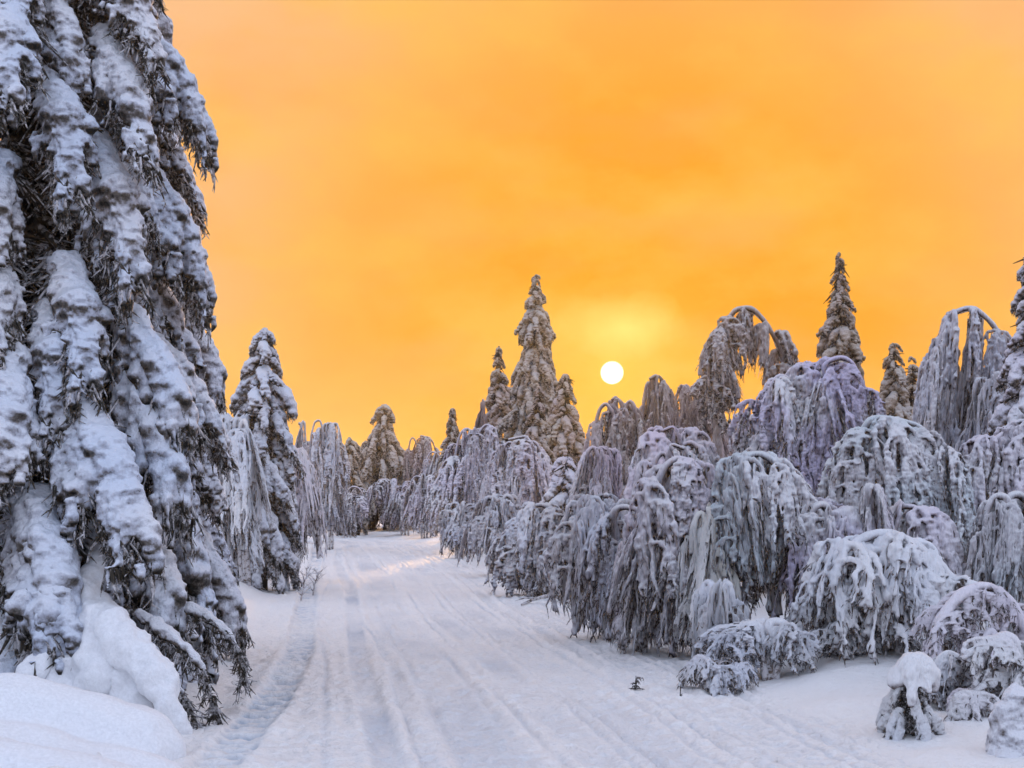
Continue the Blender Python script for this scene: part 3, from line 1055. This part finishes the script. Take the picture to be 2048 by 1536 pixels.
spruce(1786, 690, 33, [(0, 0.55), (0.5, 0.48), (0.8, 0.3), (1, 0.1)], 'short spruce of snow lumps right of the highest right one', 61, lib=SPRUCE_LUMP, step=0.26, per=5, z0=1.2)
SKIN = BACKLIT_RIME
spruce(1826, 722, 35, [(0, 0.4), (0.6, 0.35), (1, 0.1)], 'little spruce top beside the short spruce of snow lumps', 62, lib=SPRUCE_LUMP, step=0.28, per=4, z0=1.2)
SKIN = None
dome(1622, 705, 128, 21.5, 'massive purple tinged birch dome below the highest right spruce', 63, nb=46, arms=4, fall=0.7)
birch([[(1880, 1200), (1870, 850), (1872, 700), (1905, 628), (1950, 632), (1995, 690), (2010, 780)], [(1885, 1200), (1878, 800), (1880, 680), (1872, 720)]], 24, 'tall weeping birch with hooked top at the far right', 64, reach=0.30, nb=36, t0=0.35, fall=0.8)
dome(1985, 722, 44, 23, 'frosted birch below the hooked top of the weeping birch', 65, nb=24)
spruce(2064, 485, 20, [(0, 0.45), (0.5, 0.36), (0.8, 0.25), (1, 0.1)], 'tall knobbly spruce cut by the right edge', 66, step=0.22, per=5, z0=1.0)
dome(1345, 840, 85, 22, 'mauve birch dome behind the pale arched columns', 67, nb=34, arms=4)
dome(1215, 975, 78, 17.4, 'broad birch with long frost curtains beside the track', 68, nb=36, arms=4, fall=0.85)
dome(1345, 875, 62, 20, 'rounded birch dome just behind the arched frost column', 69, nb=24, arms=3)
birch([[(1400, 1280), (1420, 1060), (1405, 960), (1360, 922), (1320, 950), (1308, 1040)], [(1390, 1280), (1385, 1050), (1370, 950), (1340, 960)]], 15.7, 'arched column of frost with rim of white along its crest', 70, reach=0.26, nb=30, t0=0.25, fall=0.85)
SKIN = THICK
dome(1415, 1000, 40, 15.3, 'small olive tinged birch dome right of the arched frost column', 71, nb=18)
SKIN = None
birch([[(1450, 1290), (1452, 1000), (1470, 930), (1515, 915), (1560, 960), (1580, 1060)], [(1560, 1290), (1540, 1050), (1520, 950), (1490, 960)]], 15.6, 'teal drooping birch with a dark bare stem arching at its top', 72, reach=0.28, nb=32, t0=0.4, bottom=1210, fall=0.8)
birch([[(1715, 1250), (1700, 950), (1730, 852), (1790, 845), (1850, 875), (1905, 990)], [(1740, 1250), (1760, 1000), (1800, 870), (1850, 900)]], 19, 'sloping tent of frost with teal right flank', 73, reach=0.4, nb=34, t0=0.35, fall=0.75)
birch([[(2080, 1250), (2075, 950), (2048, 850), (1980, 890), (1930, 980)], [(2040, 1250), (2030, 1000), (1990, 910), (1960, 950)]], 19.5, 'frosted birch with long stem sloping down left at the right edge', 74, reach=0.45, nb=28, t0=0.35)
dome(1655, 985, 66, 15.4, 'lavender frost drapery below the massive purple birch', 75, nb=32, arms=3)
dome(1745, 960, 46, 15.6, 'pointed teal column of frost beside the lavender drapery', 76, nb=24)
birch([[(1885, 1320), (1890, 1150), (1870, 1070), (1830, 1022), (1790, 1015)], [(1850, 1320), (1860, 1140), (1840, 1060), (1810, 1050)]], 16.2, 'birch with a bare curved crest behind the nearest big arch', 77, reach=0.3, nb=22, t0=0.35)
dome(2025, 985, 62, 15.8, 'dense teal frosted tree at the right edge below the sloping stem', 78, nb=28, arms=3)
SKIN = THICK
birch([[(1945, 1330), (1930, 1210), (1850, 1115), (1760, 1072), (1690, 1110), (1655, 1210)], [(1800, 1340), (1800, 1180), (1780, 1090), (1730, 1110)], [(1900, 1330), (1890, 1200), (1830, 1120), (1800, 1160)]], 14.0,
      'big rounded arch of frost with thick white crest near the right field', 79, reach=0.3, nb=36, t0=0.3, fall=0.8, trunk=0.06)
SKIN = None
dome(1290, 1040, 60, 16.2, 'greyish curtain birch between the broad birch and arched column by the track', 80, nb=30, arms=3, fall=0.9)
SKIN = THICK
dome(1440, 1165, 38, 14.2, 'thin frosted sapling in front of dark hollow', 81, nb=16)
SKIN = None
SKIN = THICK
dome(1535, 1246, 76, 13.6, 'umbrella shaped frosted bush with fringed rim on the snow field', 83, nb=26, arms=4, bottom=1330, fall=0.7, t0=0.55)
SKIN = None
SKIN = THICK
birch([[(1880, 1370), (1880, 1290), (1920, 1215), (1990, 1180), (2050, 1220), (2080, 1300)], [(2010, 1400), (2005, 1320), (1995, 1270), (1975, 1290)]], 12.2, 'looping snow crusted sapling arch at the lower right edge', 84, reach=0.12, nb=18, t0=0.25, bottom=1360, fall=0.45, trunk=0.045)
SKIN = None

# ---------------------------------------------------------------- small things on the snow field and the banks
SKIN = THICK
spruce(1826, 1300, 10.6, [(0, 0.27), (0.4, 0.24), (0.8, 0.16), (1, 0.1)], 'small sapling with a thick round snow cap at the field edge', 90, lib=SPRUCE_MID, step=0.2, per=8, z0=0.05, cap=0.3, name='snow_capped_sapling', inner=0)
cap_o = [o for o in PENDING if o.name.startswith('snow_capped_sapling')][0]
snow_heap('snow_cap', None, [([(-0.13, 0, 0.44), (-0.02, 0, 0.56), (0.08, 0, 0.54), (0.15, -0.02, 0.40)], [0.06, 0.11, 0.10, 0.05]), ([(-0.02, -0.06, 0.54), (-0.05, -0.14, 0.42), (-0.06, -0.17, 0.30)], [0.09, 0.06, 0.035]), ([(0.04, -0.05, 0.52), (0.08, -0.13, 0.40)], [0.08, 0.05])], 0.014, mat=THICK, layers=[(6, 0.03, 2), (20, 0.010, 2)], seed=8, smooth_it=4, parent=cap_o)
dome(1945, 1385, 62, 10.9, 'low frosted sapling fanning over the snow beside the capped sapling', 91, nb=16, arms=3, t0=0.3, trunk=0.015, snow_stem=False, name='frosted_sapling', cat='sapling', group=None)
lump = snow_heap('buried_sapling', (0, 0, 0), [([pw(2032, 1395, 9.6), pw(2022, 1460, 9.6), pw(2030, 1560, 9.6)], [0.075, 0.16, 0.27]), ([pw(2065, 1430, 9.7), pw(2085, 1560, 9.7)], [0.12, 0.26])],
                 0.014, 'sapling wholly buried in a tall snow hood at the lower right corner', 'sapling', mat=SNOW, layers=[(6, 0.035, 2), (18, 0.012, 2), (45, 0.005, 1)], seed=9, smooth_it=3)
dome(1440, 1318, 55, 12.8, 'low frost covered twigs lying fern like on the snow field', 92, nb=14, arms=4, t0=0.08, trunk=0.008, snow_stem=False, name='frosted_brush', cat='brush', group=None)


def twig_thing(name, loc, label, cat, seed, h, n, mat, spread=0.6, rr=0.006, droop=0.0, side=(0, 0)):
    r = random.Random(seed)
    mb = MB()
    stem = [np.zeros(3), np.array([0.3 * h * side[0], 0, 0.55 * h]), np.array([h * side[0], 0, h])]
    st = spline(stem, 8)
    mb.tube(st, np.linspace(rr * 1.4, rr * 0.5, 8), 5)
    for k in range(n):
        p = st[r.randrange(1, 7)]
        a = r.random() * 6.28
        ln = h * r.uniform(0.3, 0.7)
        e = p + np.array([math.cos(a) * spread, math.sin(a) * spread, 0.7 - droop]) * ln
        m_ = (p + e) / 2 + (0, 0, 0.08 * ln)
        mb.tube([p, m_, e], [rr * 0.8, rr * 0.6, rr * 0.25], 4)
        for kk in range(3):
            q = m_ + (e - m_) * r.random()
            mb.tube([q, q + np.array([r.uniform(-1, 1), r.uniform(-1, 1), r.uniform(-.5 - droop, 1 - droop)]) * ln * 0.3], [rr * 0.5, rr * 0.2], 3)
    o = link(name, mb.mesh(name, mat))
    o.location = loc
    return tag(o, label, cat)


def gpt(px, d):
    x = (px - 1024) / F * d
    return (x, d, ground_z(x, d) - 0.02)


twig_thing('spruce_twig', gpt(1272, 12.95), 'dark broken spruce twig sticking out of the snow beside the track', 'twig', 1, 0.17, 16, NEEDLE, 0.8, 0.010, 0.7)
twig_thing('stick', gpt(1361, 12.5), 'thin lone stick standing in the snow right of the dark twig', 'stick', 2, 0.15, 1, NEEDLE, 0.3, 0.007)
for k, (px, d, lab) in enumerate([(602, 24.6, 'bare reddish shrub at the left edge of the track'), (626, 26.0, 'smaller bare shrub leaning over the left wheel rut')]):
    twig_thing('bare_shrub', gpt(px, d), lab, 'shrub', 5 + k, 0.6 - 0.15 * k, 12, BIRCH_BARK, 0.7, 0.012, 0.1, (0.3, 0))
lg = MB()
c0 = np.array(gpt(1092, 23.6))
lgp = spline([np.array([-0.42, -0.1, 0.02]), np.array([-0.2, 0, 0.10]), np.array([0.1, 0.05, 0.16]), np.array([0.4, 0.1, 0.06])], 12)
lg.tube(lgp, np.linspace(0.018, 0.05, 12), 7)
lg.tube([lgp[4], lgp[4] + (-0.2, -0.1, 0.02), lgp[4] + (-0.38, -0.12, -0.03)], [0.02, 0.014, 0.006], 5)
o = link('fallen_branch', lg.mesh('fallen_branch', BIRCH_BARK))
o.location = c0
tag(o, 'fallen branch half under snow on the right bank', 'branch')

# ---------------------------------------------------------------- loose crumbs of snow thrown up beside the ruts
r = random.Random(5)
cr = MB()
for k in range(1500):
    y = 9.0 / (1 - r.random() * 0.72)
    lane = r.choice((-2.25, -1.72, -1.05, -0.9, 0.05, 0.5, 1.2, 1.45, 2.1, 2.4, None))
    u = r.uniform(-2.7, 2.5) if lane is None else lane + r.gauss(0, 0.09)
    if y < 17 and lane == -2.25:
        u -= 0.5 * ((17 - y) / 8) ** 1.5
    x = float(road_c(y)) + u
    s = r.uniform(0.005, 0.015) * (1 + 0.25 * (y > 16))
    c = np.array([x, y, 0.004])
    a = r.random() * 6
    cr.v.append(c + s * np.array([(math.cos(a), math.sin(a), -.4), (math.cos(a + 2.1), math.sin(a + 2.1), -.4), (math.cos(a + 4.2), math.sin(a + 4.2), -.4), (r.uniform(-.4, .4), r.uniform(-.4, .4), 0.9)]))
    n_ = cr.n
    cr.f += [(n_, n_ + 1, n_ + 3), (n_ + 1, n_ + 2, n_ + 3), (n_ + 2, n_, n_ + 3)]
    cr.n += 4
o = link('snow_crumbs', cr.mesh('snow_crumbs', FIELD))
tag(o, 'loose crumbs of snow scattered along the wheel ruts', None, None, 'stuff')
dome(1690, 1235, 60, 14.2, 'white frosted bush filling the gap under the big rounded arch', 95, nb=20, arms=3, t0=0.3, trunk=0.02)
birch([[(1965, 1450), (1950, 1350), (1975, 1285), (2010, 1275), (2032, 1330), (2036, 1390)], [(2000, 1450), (2012, 1380), (2000, 1340), (1985, 1370)]], 11.3, 'thin frosted sapling bent into a hoop inside the looping arch', 96, reach=0.09, nb=14, t0=0.3, fall=0.5, trunk=0.03)
birch([[(1935, 1400), (1925, 1340), (1895, 1310), (1870, 1330), (1858, 1380)]], 11.6, 'small bent sapling reaching left towards the capped sapling', 97, reach=0.10, nb=9, t0=0.3, fall=0.6, trunk=0.03)
SKIN = None

# ---------------------------------------------------------------- trees glimpsed in the wood behind
for k, (px, top, hw, d, lab) in enumerate([
        (612, 900, 50, 55, 'frosted birch glimpsed behind the round birch left of track'),
        (882, 895, 40, 62, 'dim frosted birch glimpsed behind the slim far spruce'),
        (1480, 812, 70, 33, 'frosted birch seen through the open arch of the bowed birch')]):
    dome(px, top, hw, d, lab, 500 + k, nb=18, arms=2)

# ---------------------------------------------------------------- thin haze added to warm the view towards the sun
hz = MB()
hz.v.append(np.array([(x, y, z) for z in (-1.5, 10.2) for y in (-65, 255) for x in (-205, 205)], float))
hz.f += [(0, 2, 3, 1), (4, 5, 7, 6), (0, 1, 5, 4), (2, 6, 7, 3), (0, 4, 6, 2), (1, 3, 7, 5)]
hm = Mat('warming_haze')
pv = hm.node('ShaderNodeVolumePrincipled', {'Color': (0.97, 0.96, 0.95, 1), 'Density': 0.0004, 'Anisotropy': 0.7})
hm.l.new(pv.outputs[0], hm.out.inputs['Volume'])
added_haze = link('added_haze', hz.mesh('added_haze', hm.m, False))
tag(added_haze, 'thin added haze glowing warm towards the sun', None, None, 'stuff')

for o in PENDING:
    col.objects.link(o)
